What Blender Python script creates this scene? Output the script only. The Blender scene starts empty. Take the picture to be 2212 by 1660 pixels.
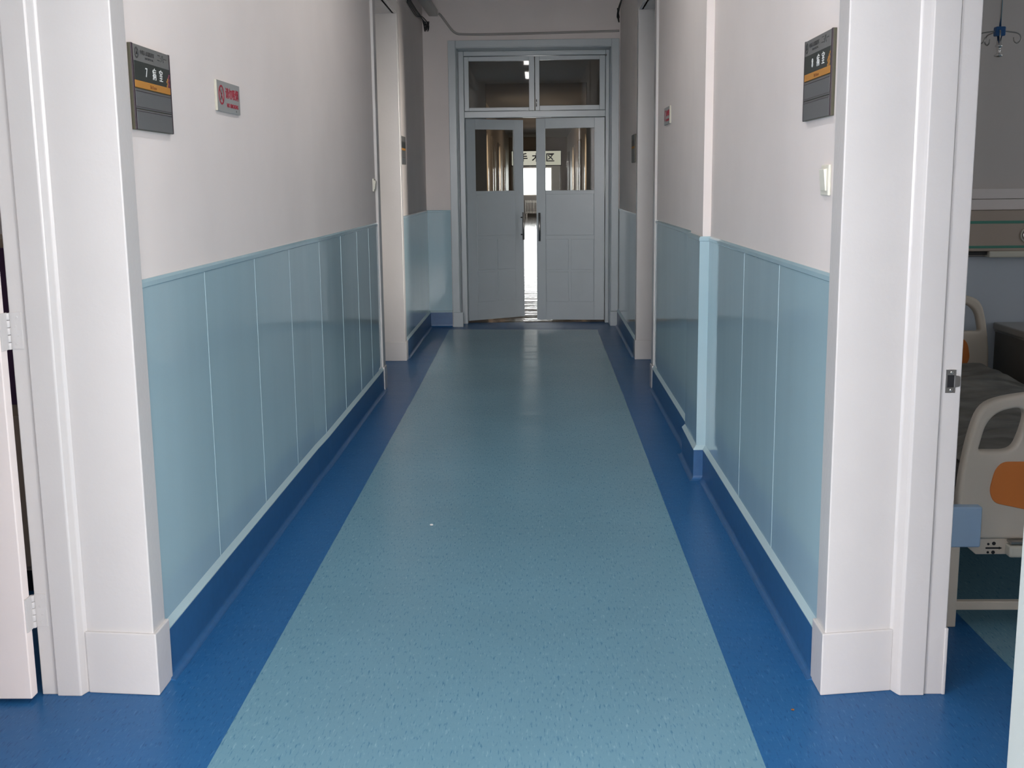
import bpy, bmesh, math, random
from mathutils import Vector, Matrix, noise
random.seed(7)
scn = bpy.context.scene
C = scn.collection
PI = math.pi

# ------------------------------------------------------------------ helpers
def box(bm, x0, x1, y0, y1, z0, z1, mi=0):
    vs = [bm.verts.new((x, y, z)) for z in (z0, z1) for (x, y) in ((x0, y0), (x1, y0), (x1, y1), (x0, y1))]
    fs = [(3, 2, 1, 0), (4, 5, 6, 7), (0, 1, 5, 4), (1, 2, 6, 5), (2, 3, 7, 6), (3, 0, 4, 7)]
    for f in fs:
        fc = bm.faces.new([vs[i] for i in f]); fc.material_index = mi
    return vs

def prism(bm, pts, z0, z1, mi=0):
    """closed XY polygon (ccw) extruded in Z"""
    n = len(pts)
    a = [bm.verts.new((p[0], p[1], z0)) for p in pts]
    b = [bm.verts.new((p[0], p[1], z1)) for p in pts]
    bm.faces.new(list(reversed(a))).material_index = mi
    bm.faces.new(b).material_index = mi
    for i in range(n):
        j = (i + 1) % n
        bm.faces.new((a[i], a[j], b[j], b[i])).material_index = mi

def prism_y(bm, pts, y0, y1, mi=0):
    """closed XZ polygon extruded in Y"""
    n = len(pts)
    a = [bm.verts.new((p[0], y0, p[1])) for p in pts]
    b = [bm.verts.new((p[0], y1, p[1])) for p in pts]
    bm.faces.new(a).material_index = mi
    bm.faces.new(list(reversed(b))).material_index = mi
    for i in range(n):
        j = (i + 1) % n
        bm.faces.new((a[j], a[i], b[i], b[j])).material_index = mi

def sweep(bm, path, prof, side, mi=0, closed=True):
    """profile [(d, z)] swept along XY path; d is measured towards the room (side=+1: right of travel)"""
    n = len(path)
    nrm = []
    for i in range(n - 1):
        dx, dy = path[i+1][0]-path[i][0], path[i+1][1]-path[i][1]
        L = math.hypot(dx, dy)
        nrm.append((dy/L*side, -dx/L*side))
    rings = []
    for i in range(n):
        if i == 0: m = nrm[0]
        elif i == n-1: m = nrm[-1]
        else:
            a, b = nrm[i-1], nrm[i]
            k = 1 + a[0]*b[0] + a[1]*b[1]
            k = max(k, .3)
            m = ((a[0]+b[0])/k, (a[1]+b[1])/k)
        rings.append([bm.verts.new((path[i][0]+m[0]*d, path[i][1]+m[1]*d, z)) for d, z in prof])
    k = len(prof)
    rng = range(k) if closed else range(k-1)
    for i in range(n-1):
        for j in rng:
            jj = (j+1) % k
            bm.faces.new((rings[i][j], rings[i][jj], rings[i+1][jj], rings[i+1][j])).material_index = mi
    if closed:
        bm.faces.new(rings[0]).material_index = mi
        bm.faces.new(list(reversed(rings[-1]))).material_index = mi

def tube(bm, pts, r, seg=12, cap=True, mi=0):
    """round tube along 3D points; r number or list"""
    pts = [Vector(p) for p in pts]
    n = len(pts)
    rr = r if isinstance(r, (list, tuple)) else [r]*n
    T = []
    for i in range(n):
        a = pts[max(0, i-1)]; b = pts[min(n-1, i+1)]
        T.append((b-a).normalized())
    up = Vector((0, 0, 1)) if abs(T[0].z) < .9 else Vector((1, 0, 0))
    N = (up - T[0]*up.dot(T[0])).normalized()
    rings = []
    for i in range(n):
        N = (N - T[i]*N.dot(T[i])).normalized()
        B = T[i].cross(N)
        rings.append([bm.verts.new(pts[i] + (N*math.cos(2*PI*k/seg) + B*math.sin(2*PI*k/seg))*rr[i]) for k in range(seg)])
    for i in range(n-1):
        for k in range(seg):
            f = bm.faces.new((rings[i][k], rings[i][(k+1) % seg], rings[i+1][(k+1) % seg], rings[i+1][k]))
            f.smooth = True; f.material_index = mi
    if cap:
        bm.faces.new(list(reversed(rings[0]))).material_index = mi
        bm.faces.new(rings[-1]).material_index = mi

def smooth_path(pts, k=6):
    """Catmull-Rom"""
    P = [Vector(p) for p in pts]
    out = []
    for i in range(len(P)-1):
        p0 = P[max(0, i-1)]; p1 = P[i]; p2 = P[i+1]; p3 = P[min(len(P)-1, i+2)]
        for j in range(k):
            t = j/k
            out.append(.5*((2*p1) + (p2-p0)*t + (2*p0-5*p1+4*p2-p3)*t*t + (3*p1-p0-3*p2+p3)*t**3))
    out.append(P[-1])
    return out

def lathe(bm, prof, cx, cy, seg=24, mi=0):
    """profile [(r, z)] about the vertical axis"""
    rings = [[bm.verts.new((cx+r*math.cos(2*PI*k/seg), cy+r*math.sin(2*PI*k/seg), z)) for k in range(seg)] for r, z in prof]
    for i in range(len(prof)-1):
        for k in range(seg):
            f = bm.faces.new((rings[i][k], rings[i][(k+1) % seg], rings[i+1][(k+1) % seg], rings[i+1][k]))
            f.smooth = True; f.material_index = mi
    bm.faces.new(list(reversed(rings[0]))).material_index = mi
    bm.faces.new(rings[-1]).material_index = mi

def disc_y(bm, cx, cz, r, y0, y1, seg=32, r2=None, mi=0):
    """disc (or ring when r2) with axis along Y"""
    def ring(rad, y): return [bm.verts.new((cx+rad*math.cos(2*PI*k/seg), y, cz+rad*math.sin(2*PI*k/seg))) for k in range(seg)]
    a, b = ring(r, y0), ring(r, y1)
    for k in range(seg):
        bm.faces.new((a[k], a[(k+1) % seg], b[(k+1) % seg], b[k])).material_index = mi
    if r2 is None:
        bm.faces.new(a).material_index = mi; bm.faces.new(list(reversed(b))).material_index = mi
    else:
        c, d = ring(r2, y0), ring(r2, y1)
        for k in range(seg):
            l = (k+1) % seg
            bm.faces.new((c[l], c[k], d[k], d[l])).material_index = mi
            bm.faces.new((a[k], c[k], c[l], a[l])).material_index = mi
            bm.faces.new((b[k], b[l], d[l], d[k])).material_index = mi

def obj(name, bm, mats, parent=None, bevel=0, seg=2, smooth=False):
    bmesh.ops.recalc_face_normals(bm, faces=bm.faces)
    me = bpy.data.meshes.new(name)
    bm.to_mesh(me); bm.free()
    for m in (mats if isinstance(mats, (list, tuple)) else [mats]):
        me.materials.append(m)
    if smooth:
        for p in me.polygons: p.use_smooth = True
    o = bpy.data.objects.new(name, me)
    C.objects.link(o)
    if parent: o.parent = parent
    if bevel:
        md = o.modifiers.new('edge', 'BEVEL')
        md.width = bevel; md.segments = seg; md.limit_method = 'ANGLE'; md.angle_limit = math.radians(35)
        md.harden_normals = False
    return o

def struct(name, bm, m, parent=None, **k):
    o = obj(name, bm, m, parent, **k)
    if not parent: o['kind'] = 'structure'
    return o

def empty(name, loc=(0, 0, 0), rz=0):
    o = bpy.data.objects.new(name, None); C.objects.link(o)
    o.empty_display_size = .05
    o.location = loc; o.rotation_euler = (0, 0, rz)
    return o

def tag(o, label, cat, group=None):
    o['label'] = label; o['category'] = cat
    if group: o['group'] = group
    return o

def thing(name, label, cat, loc=(0, 0, 0), rz=0, group=None):
    return tag(empty(name, loc, rz), label, cat, group)

NB = bmesh.new

def text_part(name, s, mat, parent, x, z, size, y=0, sx=1.0, extrude=.0006, bold=0.0, align='CENTER', shear=0.0):
    """lettering standing in the local XZ plane, facing -Y"""
    cu = bpy.data.curves.new(name, 'FONT')
    cu.body = s; cu.size = size; cu.extrude = extrude; cu.offset = bold
    cu.align_x = align; cu.align_y = 'CENTER'; cu.shear = shear
    cu.resolution_u = 3
    tmp = bpy.data.objects.new(name, cu); C.objects.link(tmp)
    dg = bpy.context.evaluated_depsgraph_get(); dg.update()
    me = bpy.data.meshes.new_from_object(tmp.evaluated_get(dg))
    bpy.data.objects.remove(tmp)
    me.transform(Matrix.Translation((x, y, z)) @ Matrix.Rotation(PI/2, 4, 'X') @ Matrix.Diagonal((sx, 1, 1, 1)))
    me.materials.clear(); me.materials.append(mat)
    o = bpy.data.objects.new(name, me); C.objects.link(o); o.parent = parent
    return o

def curve_plate(name, outlines, half, bev, mat, parent, y):
    """filled outline(s) in local XZ, thickness 2*(half+bev) centred on y; later outlines are holes"""
    cu = bpy.data.curves.new(name, 'CURVE'); cu.dimensions = '2D'; cu.fill_mode = 'BOTH'
    cu.extrude = half; cu.bevel_depth = bev; cu.bevel_resolution = 4; cu.offset = -bev
    for pts in outlines:
        sp = cu.splines.new('POLY'); sp.points.add(len(pts)-1)
        for i, p in enumerate(pts): sp.points[i].co = (p[0], p[1], 0, 1)
        sp.use_cyclic_u = True
    tmp = bpy.data.objects.new(name, cu); C.objects.link(tmp)
    dg = bpy.context.evaluated_depsgraph_get(); dg.update()
    me = bpy.data.meshes.new_from_object(tmp.evaluated_get(dg))
    bpy.data.objects.remove(tmp)
    me.transform(Matrix.Translation((0, y, 0)) @ Matrix.Rotation(PI/2, 4, 'X'))
    me.materials.clear(); me.materials.append(mat)
    bm = NB(); bm.from_mesh(me); bmesh.ops.remove_doubles(bm, verts=bm.verts, dist=1e-5)
    for f in bm.faces: f.smooth = abs(f.normal.y) < .98
    bm.to_mesh(me); bm.free()
    o = bpy.data.objects.new(name, me); C.objects.link(o); o.parent = parent
    return o

def round_poly(pts, r, k=6):
    """round the corners of a closed polygon; r number or list"""
    n = len(pts); out = []
    for i in range(n):
        p = Vector(pts[i]); a = (Vector(pts[i-1])-p); b = (Vector(pts[(i+1) % n])-p)
        rr = r[i] if isinstance(r, (list, tuple)) else r
        if rr <= 0: out.append(tuple(p)); continue
        ra = min(rr, a.length*.48); rb = min(rr, b.length*.48)
        p0 = p+a.normalized()*ra; p2 = p+b.normalized()*rb
        for j in range(k+1):
            t = j/k
            out.append(tuple(p0*(1-t)**2 + p*2*t*(1-t) + p2*t*t))
    return out

# ---------------------------------------------------------------- materials
def mat(name, col, rough=.5, metal=0, bump=0, bscale=40, var=0, vscale=6, spec=.5, coat=0, coat_r=.1, stretch=(1, 1, 1)):
    m = bpy.data.materials.new(name); m.use_nodes = True
    nt = m.node_tree; N = nt.nodes; L = nt.links
    b = N['Principled BSDF']
    b.inputs['Base Color'].default_value = (*col, 1)
    b.inputs['Roughness'].default_value = rough
    b.inputs['Metallic'].default_value = metal
    b.inputs['Specular IOR Level'].default_value = spec
    b.inputs['Coat Weight'].default_value = coat
    b.inputs['Coat Roughness'].default_value = coat_r
    tc = N.new('ShaderNodeTexCoord'); mp = N.new('ShaderNodeMapping')
    mp.inputs['Scale'].default_value = stretch
    L.new(tc.outputs['Object'], mp.inputs['Vector'])
    nz = N.new('ShaderNodeTexNoise'); nz.inputs['Scale'].default_value = vscale; nz.inputs['Detail'].default_value = 4
    L.new(mp.outputs['Vector'], nz.inputs['Vector'])
    hv = N.new('ShaderNodeHueSaturation'); hv.inputs['Color'].default_value = (*col, 1)
    mr = N.new('ShaderNodeMapRange')
    mr.inputs['From Min'].default_value = .3; mr.inputs['From Max'].default_value = .7
    mr.inputs['To Min'].default_value = 1-var; mr.inputs['To Max'].default_value = 1+var
    L.new(nz.outputs['Fac'], mr.inputs['Value']); L.new(mr.outputs['Result'], hv.inputs['Value'])
    L.new(hv.outputs['Color'], b.inputs['Base Color'])
    if bump:
        n2 = N.new('ShaderNodeTexNoise'); n2.inputs['Scale'].default_value = bscale; n2.inputs['Detail'].default_value = 3
        L.new(mp.outputs['Vector'], n2.inputs['Vector'])
        bp = N.new('ShaderNodeBump'); bp.inputs['Strength'].default_value = 1; bp.inputs['Distance'].default_value = bump
        L.new(n2.outputs['Fac'], bp.inputs['Height']); L.new(bp.outputs['Normal'], b.inputs['Normal'])
    return m

M = {}
M['plaster'] = mat('wall plaster', (.85, .785, .755), .75, bump=.0006, bscale=9, var=.02, vscale=3, spec=.3)
M['gloss'] = mat('white gloss paint', (.62, .60, .59), .24, bump=.0005, bscale=60, var=.015, vscale=5)
M['doorpaint'] = mat('grey white door paint', (.49, .545, .57), .28, bump=.0004, bscale=50, var=.02, vscale=5)
M['panel'] = mat('pale blue wainscot paint', (.40, .565, .63), .075, bump=.00035, bscale=7, var=.035, vscale=4, stretch=(1, 1, .12))
M['wardpanel'] = mat('ward wainscot paint', (.56, .62, .69), .25)
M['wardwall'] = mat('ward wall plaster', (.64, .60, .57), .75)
M['pier_dimmed'] = mat('darkened pier white', (.34, .365, .355), .5)  # white trim colour darkened, since strong light washes out the near pier
M['leafpaint'] = mat('door leaf paint', (.88, .80, .77), .35, bump=.0004, bscale=40, var=.015)
M['panel_edge'] = mat('wainscot joint paint', (.44, .59, .64), .35)
M['ceiling'] = mat('ceiling white', (.72, .70, .68), .8)
M['olive'] = mat('sign frame olive', (.085, .08, .05), .4)
M['signdark'] = mat('sign dark rail', (.035, .02, .03), .35)
M['signgrey'] = mat('sign grey strip', (.155, .155, .15), .45, var=.03, vscale=60)
M['signslat'] = mat('sign blank slat', (.12, .125, .13), .35, var=.03, vscale=60)
M['signblack'] = mat('sign number panel', (.022, .030, .026), .4)
M['orange'] = mat('sign orange', (.50, .22, .035), .5)
M['signink'] = mat('sign ink', (.045, .045, .045), .5)
M['signink2'] = mat('sign orange ink', (.24, .09, .02), .5)
M['magenta'] = mat('sign red squares', (.26, .045, .09), .5)
M['white_ink'] = mat('white lettering', (.75, .76, .74), .5)
M['metalplate'] = mat('brushed silver plate', (.45, .47, .46), .35, metal=.3)
M['red'] = mat('red ink', (.38, .02, .045), .45)
M['plastic'] = mat('cream switch plastic', (.80, .78, .68), .35)
M['edgeplastic'] = mat('cream sign edge', (.50, .48, .40), .5)
M['steel'] = mat('dull steel', (.38, .37, .35), .3, metal=.9, bump=.0001, bscale=200)
M['darkmetal'] = mat('dark metal', (.05, .05, .05), .35, metal=.7)
M['chrome'] = mat('chrome', (.75, .74, .72), .12, metal=1)
M['black'] = mat('black hole', (.01, .01, .012), .6)
M['bluecap'] = mat('blue plastic', (.012, .09, .26), .35)
M['beige'] = mat('beige moulded plastic', (.70, .63, .53), .4, bump=.0001, bscale=300)
M['bedorange'] = mat('orange bed panel', (.74, .23, .05), .45)
M['bumper'] = mat('pale blue bumper', (.42, .60, .82), .45)
M['cream'] = mat('cream plastic', (.70, .68, .58), .35)
M['rail'] = mat('beige bedhead rail', (.48, .40, .33), .45)
M['green'] = mat('green stripe', (.08, .29, .22), .4)
M['mattress'] = mat('dark grey mattress cover', (.075, .07, .062), .5, var=.15, vscale=8)
M['sheet'] = mat('crumpled dark grey sheet', (.17, .165, .145), .42, bump=.006, bscale=12, var=.45, vscale=9, stretch=(.6, 1.6, 1))
M['cabinet'] = mat('dark grey cabinet', (.13, .125, .115), .4)
M['cabtop'] = mat('cabinet top', (.34, .33, .30), .3)
M['cable'] = mat('painted cable', (.42, .40, .38), .55)
M['darkcable'] = mat('dark cable', (.03, .03, .03), .5)
M['trunking'] = mat('white trunking', (.58, .56, .52), .45)
M['signboard'] = mat('cream sign board', (.66, .68, .55), .5)
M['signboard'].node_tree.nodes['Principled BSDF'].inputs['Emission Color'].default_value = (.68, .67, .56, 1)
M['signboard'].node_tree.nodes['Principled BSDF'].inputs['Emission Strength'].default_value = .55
M['navyink'] = mat('navy lettering', (.03, .03, .07), .5)
M['signframe'] = mat('sign board frame', (.03, .025, .03), .5)
M['radiator'] = mat('radiator paint', (.80, .76, .70), .4)
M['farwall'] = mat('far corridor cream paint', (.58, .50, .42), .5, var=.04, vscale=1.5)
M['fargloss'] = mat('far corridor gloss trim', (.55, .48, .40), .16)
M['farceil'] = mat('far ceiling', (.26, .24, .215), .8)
M['farpanel'] = mat('far corridor panel', (.34, .38, .36), .2)
M['curtain'] = mat('plum curtain', (.10, .05, .13), .8)
M['wood'] = mat('beige locker', (.50, .42, .33), .5)

# glass
def glass_mat():
    m = bpy.data.materials.new('pane glass'); m.use_nodes = True
    nt = m.node_tree; N = nt.nodes; L = nt.links
    for n in list(N):
        if n.type != 'OUTPUT_MATERIAL': N.remove(n)
    out = [n for n in N if n.type == 'OUTPUT_MATERIAL'][0]
    tr = N.new('ShaderNodeBsdfTransparent'); tr.inputs['Color'].default_value = (.90, .91, .89, 1)
    gl = N.new('ShaderNodeBsdfGlossy'); gl.inputs['Roughness'].default_value = .02
    fr = N.new('ShaderNodeFresnel'); fr.inputs['IOR'].default_value = 1.5
    mx = N.new('ShaderNodeMixShader')
    L.new(fr.outputs[0], mx.inputs[0]); L.new(tr.outputs[0], mx.inputs[1]); L.new(gl.outputs[0], mx.inputs[2])
    L.new(mx.outputs[0], out.inputs['Surface'])
    return m
M['glass'] = glass_mat()

def floor_mat(name, col, dark, light, rough=.22, spec=.3, wave=.0005):
    m = bpy.data.materials.new(name); m.use_nodes = True
    nt = m.node_tree; N = nt.nodes; L = nt.links; b = N['Principled BSDF']
    b.inputs['Roughness'].default_value = rough
    b.inputs['Specular IOR Level'].default_value = spec
    tc = N.new('ShaderNodeTexCoord')
    def noise_(scale, st, det=3):
        mp = N.new('ShaderNodeMapping'); mp.inputs['Scale'].default_value = st
        L.new(tc.outputs['Object'], mp.inputs['Vector'])
        nz = N.new('ShaderNodeTexNoise'); nz.inputs['Scale'].default_value = scale; nz.inputs['Detail'].default_value = det
        L.new(mp.outputs['Vector'], nz.inputs['Vector']); return nz
    def ramp(src, lo, hi):
        r = N.new('ShaderNodeMapRange'); r.inputs['From Min'].default_value = lo; r.inputs['From Max'].default_value = hi
        r.clamp = True; L.new(src.outputs['Fac'], r.inputs['Value']); return r
    def mix(fac, A, B):
        x = N.new('ShaderNodeMix'); x.data_type = 'RGBA'
        L.new(fac, x.inputs['Factor'])
        if isinstance(A, tuple): x.inputs['A'].default_value = (*A, 1)
        else: L.new(A, x.inputs['A'])
        x.inputs['B'].default_value = (*B, 1)
        return x.outputs['Result']
    big = noise_(1.2, (1, 1, 1)); f1 = noise_(60, (2.8, .45, 1)); f2 = noise_(64, (2.6, .4, 1)); f3 = noise_(420, (1, 1, 1), 1)
    c0 = mix(ramp(big, .25, .8).outputs['Result'], tuple(c*.93 for c in col), tuple(c*1.07 for c in col))
    c1 = mix(ramp(f1, .57, .70).outputs['Result'], c0, dark)
    f2.inputs['Vector'].links[0].from_node.inputs['Location'].default_value = (3, 5, 1)
    c2 = mix(ramp(f2, .59, .74).outputs['Result'], c1, light)
    L.new(c2, b.inputs['Base Color'])
    n2 = noise_(28, (1, 1, 1), 4)
    n3 = noise_(2.2, (.5, 1.6, 1), 2)
    ad = N.new('ShaderNodeMath'); ad.operation = 'MULTIPLY_ADD'; ad.inputs[1].default_value = 6
    L.new(n3.outputs['Fac'], ad.inputs[0]); L.new(n2.outputs['Fac'], ad.inputs[2])
    bp = N.new('ShaderNodeBump'); bp.inputs['Distance'].default_value = wave
    L.new(ad.outputs[0], bp.inputs['Height']); L.new(bp.outputs['Normal'], b.inputs['Normal'])
    return m
M['floor_dark'] = floor_mat('dark blue vinyl', (.022, .120, .300), (.012, .080, .22), (.060, .18, .38), .34, .14)
M['floor_teal'] = floor_mat('grey teal vinyl', (.155, .310, .400), (.085, .215, .32), (.225, .39, .48), .27, .28)
M['cove'] = mat('dark blue cove vinyl', (.026, .110, .270), .35, var=.08, vscale=30)
M['floor_far'] = floor_mat('far corridor vinyl', (.17, .155, .14), (.10, .09, .08), (.25, .23, .21), .08, .42, .0012)

# ------------------------------------------------------------------- floor
XL, XR = -1.130, .822          # corridor plaster faces
YE = 11.60                     # end wall
bm = NB()
def quad(bm, pts, mi=0):
    f = bm.faces.new([bm.verts.new((p[0], p[1], p[2] if len(p) > 2 else 0)) for p in pts]); f.material_index = mi
ys = [-4.1, 2.64, 5.0, 8.06]
tl = [(-.840, ys[0]), (-.848, ys[1]), (-.856, ys[2]), (-.871, ys[3]), (-.908, 11.38)]
tr = [(.555, ys[0]), (.562, ys[1]), (.570, ys[2]), (.582, ys[3]), (.585, 11.29)]
for a in range(4):
    quad(bm, [tl[a], tr[a], tr[a+1], tl[a+1]], 1)
    yb, yt = tl[a][1], tl[a+1][1]
    quad(bm, [(-5.4, yb), tl[a], tl[a+1], (-5.4, yt)])
    yb, yt = tr[a][1], tr[a+1][1]
    quad(bm, [tr[a], (1.41, yb), (1.41, yt), tr[a+1]])
quad(bm, [(1.41, -4.1), (5.4, -4.1), (5.4, 8.06), (1.41, 8.06)], 1)
quad(bm, [(1.41, 8.06), (5.4, 8.06), (5.4, 11.29), (1.41, 11.29)])
quad(bm, [(-5.4, 11.38), tl[4], tr[4], (5.4, 11.29), (5.4, 11.93), (-5.4, 11.93)])
bmesh.ops.recalc_face_normals(bm, faces=bm.faces)
if bm.faces[0].normal.z < 0: bmesh.ops.reverse_faces(bm, faces=bm.faces)
struct('floor', bm, [M['floor_dark'], M['floor_teal']])
bm = NB(); box(bm, -1.7, 1.7, 11.93, 51, -.05, 0)
struct('floor_far', bm, M['floor_far'])

# ------------------------------------------------------------------- walls
ZC = 3.35
DY0, DY1 = 1.83, 3.055         # near doorways
FY0, FY1 = 8.06, 9.33          # far doorways
HZ = 2.79
WI, WO = -1.47, 1.15           # ward side faces
bm = NB()
prism(bm, [(WI, DY1+.05), (XL, DY1+.05), (XL, 5.50), (-1.124, 5.76), (-1.127, FY0-.01), (WI, FY0-.01)], 0, ZC)
prism(bm, [(WI, FY1+.02), (XL, FY1+.02), (XL, YE+.01), (WI, YE+.01)], 0, ZC)
prism(bm, [(WI, 1.62), (XL, 1.62), (XL, DY0-.01), (WI, DY0-.01)], 0, ZC)
box(bm, WI, XL, DY0-.01, DY1+.05, HZ+.03, ZC)
box(bm, WI, -1.127, FY0-.01, FY1+.02, HZ+.03, ZC)
struct('wall_left', bm, M['plaster'])

bm = NB()
prism(bm, [(XR, DY1+.07), (WO, DY1+.07), (WO, FY0-.04), (.820, FY0-.04), (.820, 5.94), (.792, 5.94), (.784, 5.46), (XR, 5.46)], 0, ZC)
prism(bm, [(.817, FY1+.01), (WO, FY1+.01), (WO, YE+.01), (.822, YE+.01)], 0, ZC)
prism(bm, [(XR, 1.62), (WO, 1.62), (WO, DY0-.01), (XR, DY0-.01)], 0, ZC)
box(bm, XR, WO, DY0-.01, DY1+.07, HZ+.03, ZC)
box(bm, .820, WO, FY0-.04, FY1+.01, HZ+.03, ZC)
struct('wall_right', bm, M['plaster'])

# end wall with the double door opening
bm = NB()
OX0, OX1, OZ = -.805, .735, 2.778
for (a, b, c, d) in ((WI, OX0, 0, ZC), (OX1, WO, 0, ZC), (OX0, OX1, OZ, ZC)):
    box(bm, a, b, YE, YE+.34, c, d)
struct('wall_end', bm, M['plaster'])

# unseen hall around the camera, its windows added to light the corridor
HX0, HX1, HY0, HY1 = -5.2, 5.2, -4.0, 1.62
bm = NB()
box(bm, HX0, WI, HY1, HY1+.1, 0, ZC); box(bm, WO, HX1, HY1, HY1+.1, 0, ZC)
struct('wall_hall_front', bm, M['plaster'])
for nm, x0, x1 in (('wall_hall_left', HX0-.1, HX0), ('wall_hall_right', HX1, HX1+.1)):
    bm = NB()
    for (a, b, c, d) in ((HY0, -3.4, 0, ZC), (.4, HY1+.1, 0, ZC), (-3.4, .4, 0, .8), (-3.4, .4, 2.7, ZC)):
        box(bm, x0, x1, a, b, c, d)
    struct(nm, bm, M['plaster'])
bm = NB()
for (a, b, c, d) in ((HX0-.1, -1.4, 0, ZC), (1.2, HX1+.1, 0, ZC), (-1.4, 1.2, 0, 1.7), (-1.4, 1.2, 3.25, ZC)):
    box(bm, a, b, HY0-.1, HY0, c, d)
struct('wall_back', bm, M['plaster'])
bm = NB(); box(bm, XL, XR, 1.62, 1.74, 2.62, ZC); struct('wall_added_lintel', bm, M['plaster'])  # unseen beam added to keep hall light off the upper end wall

bm = NB(); box(bm, WI, WO, HY1, YE+.34, ZC, ZC+.1); box(bm, HX0-.1, HX1+.1, HY0-.1, HY1, ZC, ZC+.1)
struct('ceiling', bm, M['ceiling'])

# ------------------------------------------------- wainscot and skirting
PL = [[(-1.130, 3.150), (-1.130, 5.50), (-1.124, 5.76), (-1.127, 7.955)]]
PL2 = [(-1.130, 9.435), (-1.130, YE), (-.886, YE)]
PR = [(.822, 3.150), (.822, 5.46), (.777, 5.46), (.785, 5.94), (.820, 5.94), (.820, 7.935)]
PR2 = [(.817, 9.41), (.822, YE)]
PW = [(0, .15), (.007, .15), (.007, 1.168), (.010, 1.171), (.010, 1.184), (.004, 1.192), (0, 1.192)]
arc = [(.021+.034*(1-math.cos(a)), .034*(1-math.sin(a))) for a in [PI/2*(1-k/6) for k in range(7)]]
arc = [(.021 + .020*(1-math.cos(t)), .021 - .020*math.sin(t)) for t in [PI/2*k/6 for k in range(7)]]
PB = [(0, .151), (.0205, .151)] + arc + [(.041, -.004), (0, -.004)]
PK = [(0, .150), (.022, .1505), (.022, .154), (.007, .173), (0, .173)]
paths = [('left', list(PL[0]), 1), ('left_far', PL2, 1), ('right', PR, -1), ('right_far', PR2, -1)]
for i, (nm, p, s) in enumerate(paths):
    bm = NB(); sweep(bm, p, PW, s)
    struct('trim_%d' % (i+1), bm, M['panel'])
    bm = NB(); sweep(bm, p, PK, s)
    struct('trim_%d' % (i+11), bm, M['panel_edge'])
    bm = NB(); sweep(bm, p, PB, s)
    struct('baseboard_' + nm, bm, M['cove'])
# thin raised joints between the wainscot sheets
bm = NB()
for y, x in ((3.79, -1.123), (4.47, -1.123), (5.10, -1.123), (5.78, -1.1168), (6.42, -1.1173), (7.0, -1.118), (7.50, -1.1188)):
    box(bm, x-.001, x+.0009, y-.0025, y+.0025, .17, 1.168)
struct('trim_21', bm, M['panel_edge'])
bm = NB()
for y, x in ((3.86, .815), (4.52, .815)):
    box(bm, x-.0009, x+.001, y-.0025, y+.0025, .17, 1.168)
struct('trim_22', bm, M['panel_edge'])

# ------------------------------------------------------- doorway casings
def casing(idx, xo, sgn, y, zpl, depth, slope, w=.105):
    """far jamb of a side doorway: architrave on the corridor face, lining on the reveal, plinth block.
       xo: corridor face of the architrave, sgn: -1 left wall, +1 right wall"""
    def poly(g):
        p = [(-g, y-g), (-g, y+w+g), (.04, y+w+g), (.04, y+.045), (depth, y+slope+.03), (depth, y+slope-g)]
        return [(xo+sgn*a, b) for a, b in p]
    bm = NB(); prism(bm, poly(0), zpl-.004, HZ+.1)
    struct('trim_%d' % idx, bm, M['gloss'], bevel=.004, seg=3)
    bm = NB(); prism(bm, poly(.009), 0, zpl)
    struct('trim_%d' % (idx+1), bm, M['gloss'], bevel=.004, seg=3)

casing(31, -1.113, -1, DY1, .188, .205, .020)
casing(33, .805, 1, DY1, .186, .200, .033)
casing(35, -1.112, -1, FY1, .16, .34, .0)
casing(37, .803, 1, FY1-.01, .16, .34, .0)

# near-side jambs and headers of the four doorways
def near_casing(idx, xo, sgn, y, z0=0):
    bm = NB()
    X = lambda d: xo + sgn*d
    def bx(a, b, *r): box(bm, min(X(a), X(b)), max(X(a), X(b)), *r)
    bx(0, .04, y-.115, y, .17, HZ+.11)
    bx(-.008, .04, y-.122, y+.006, 0, .17)
    bx(.02, .36, y-.02, y, 0, HZ)
    struct('trim_%d' % idx, bm, M['pier_dimmed'] if idx < 43 else M['gloss'], bevel=.004, seg=3)
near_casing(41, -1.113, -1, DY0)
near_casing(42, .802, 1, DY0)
near_casing(43, -1.108, -1, FY0)
near_casing(44, .803, 1, FY0-.02)
def header(idx, xo, sgn, y0, y1):
    bm = NB()
    X = lambda d: xo + sgn*d
    def bx(a, b, *r): box(bm, min(X(a), X(b)), max(X(a), X(b)), *r)
    bx(0, .04, y0, y1, HZ, HZ+.11)
    bx(.02, .36, y0, y1, HZ, HZ+.03)
    struct('trim_%d' % idx, bm, M['gloss'], bevel=.003)
header(45, -1.113, -1, DY0, DY1); header(46, .805, 1, DY0, DY1)
header(47, -1.110, -1, FY0, FY1); header(48, .803, 1, FY0-.02, FY1-.01)

# --- frame posts of the near doorways (with bead and rebate)
bm = NB()
prism(bm, [(-1.312, 3.074), (-1.322, 3.070), (-1.330, 3.046), (-1.334, 3.043), (-1.402, 3.045), (-1.404, 3.14), (-1.312, 3.14)], 0, HZ)
box(bm, -1.4505, -1.404, 3.055, 3.12, 0, HZ)
struct('trim_51', bm, M['gloss'], bevel=.003, seg=3)
bm = NB()
prism(bm, [(.994, 3.088), (1.004, 3.082), (1.014, 3.056), (1.020, 3.046), (1.090, 3.048), (1.092, 3.14), (.994, 3.14)], 0, HZ)
box(bm, 1.092, 1.146, 3.056, 3.14, 0, HZ)
box(bm, 1.141, 1.151, 3.052, 3.14, 0, .20)
struct('trim_52', bm, M['gloss'], bevel=.003, seg=3)

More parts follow.
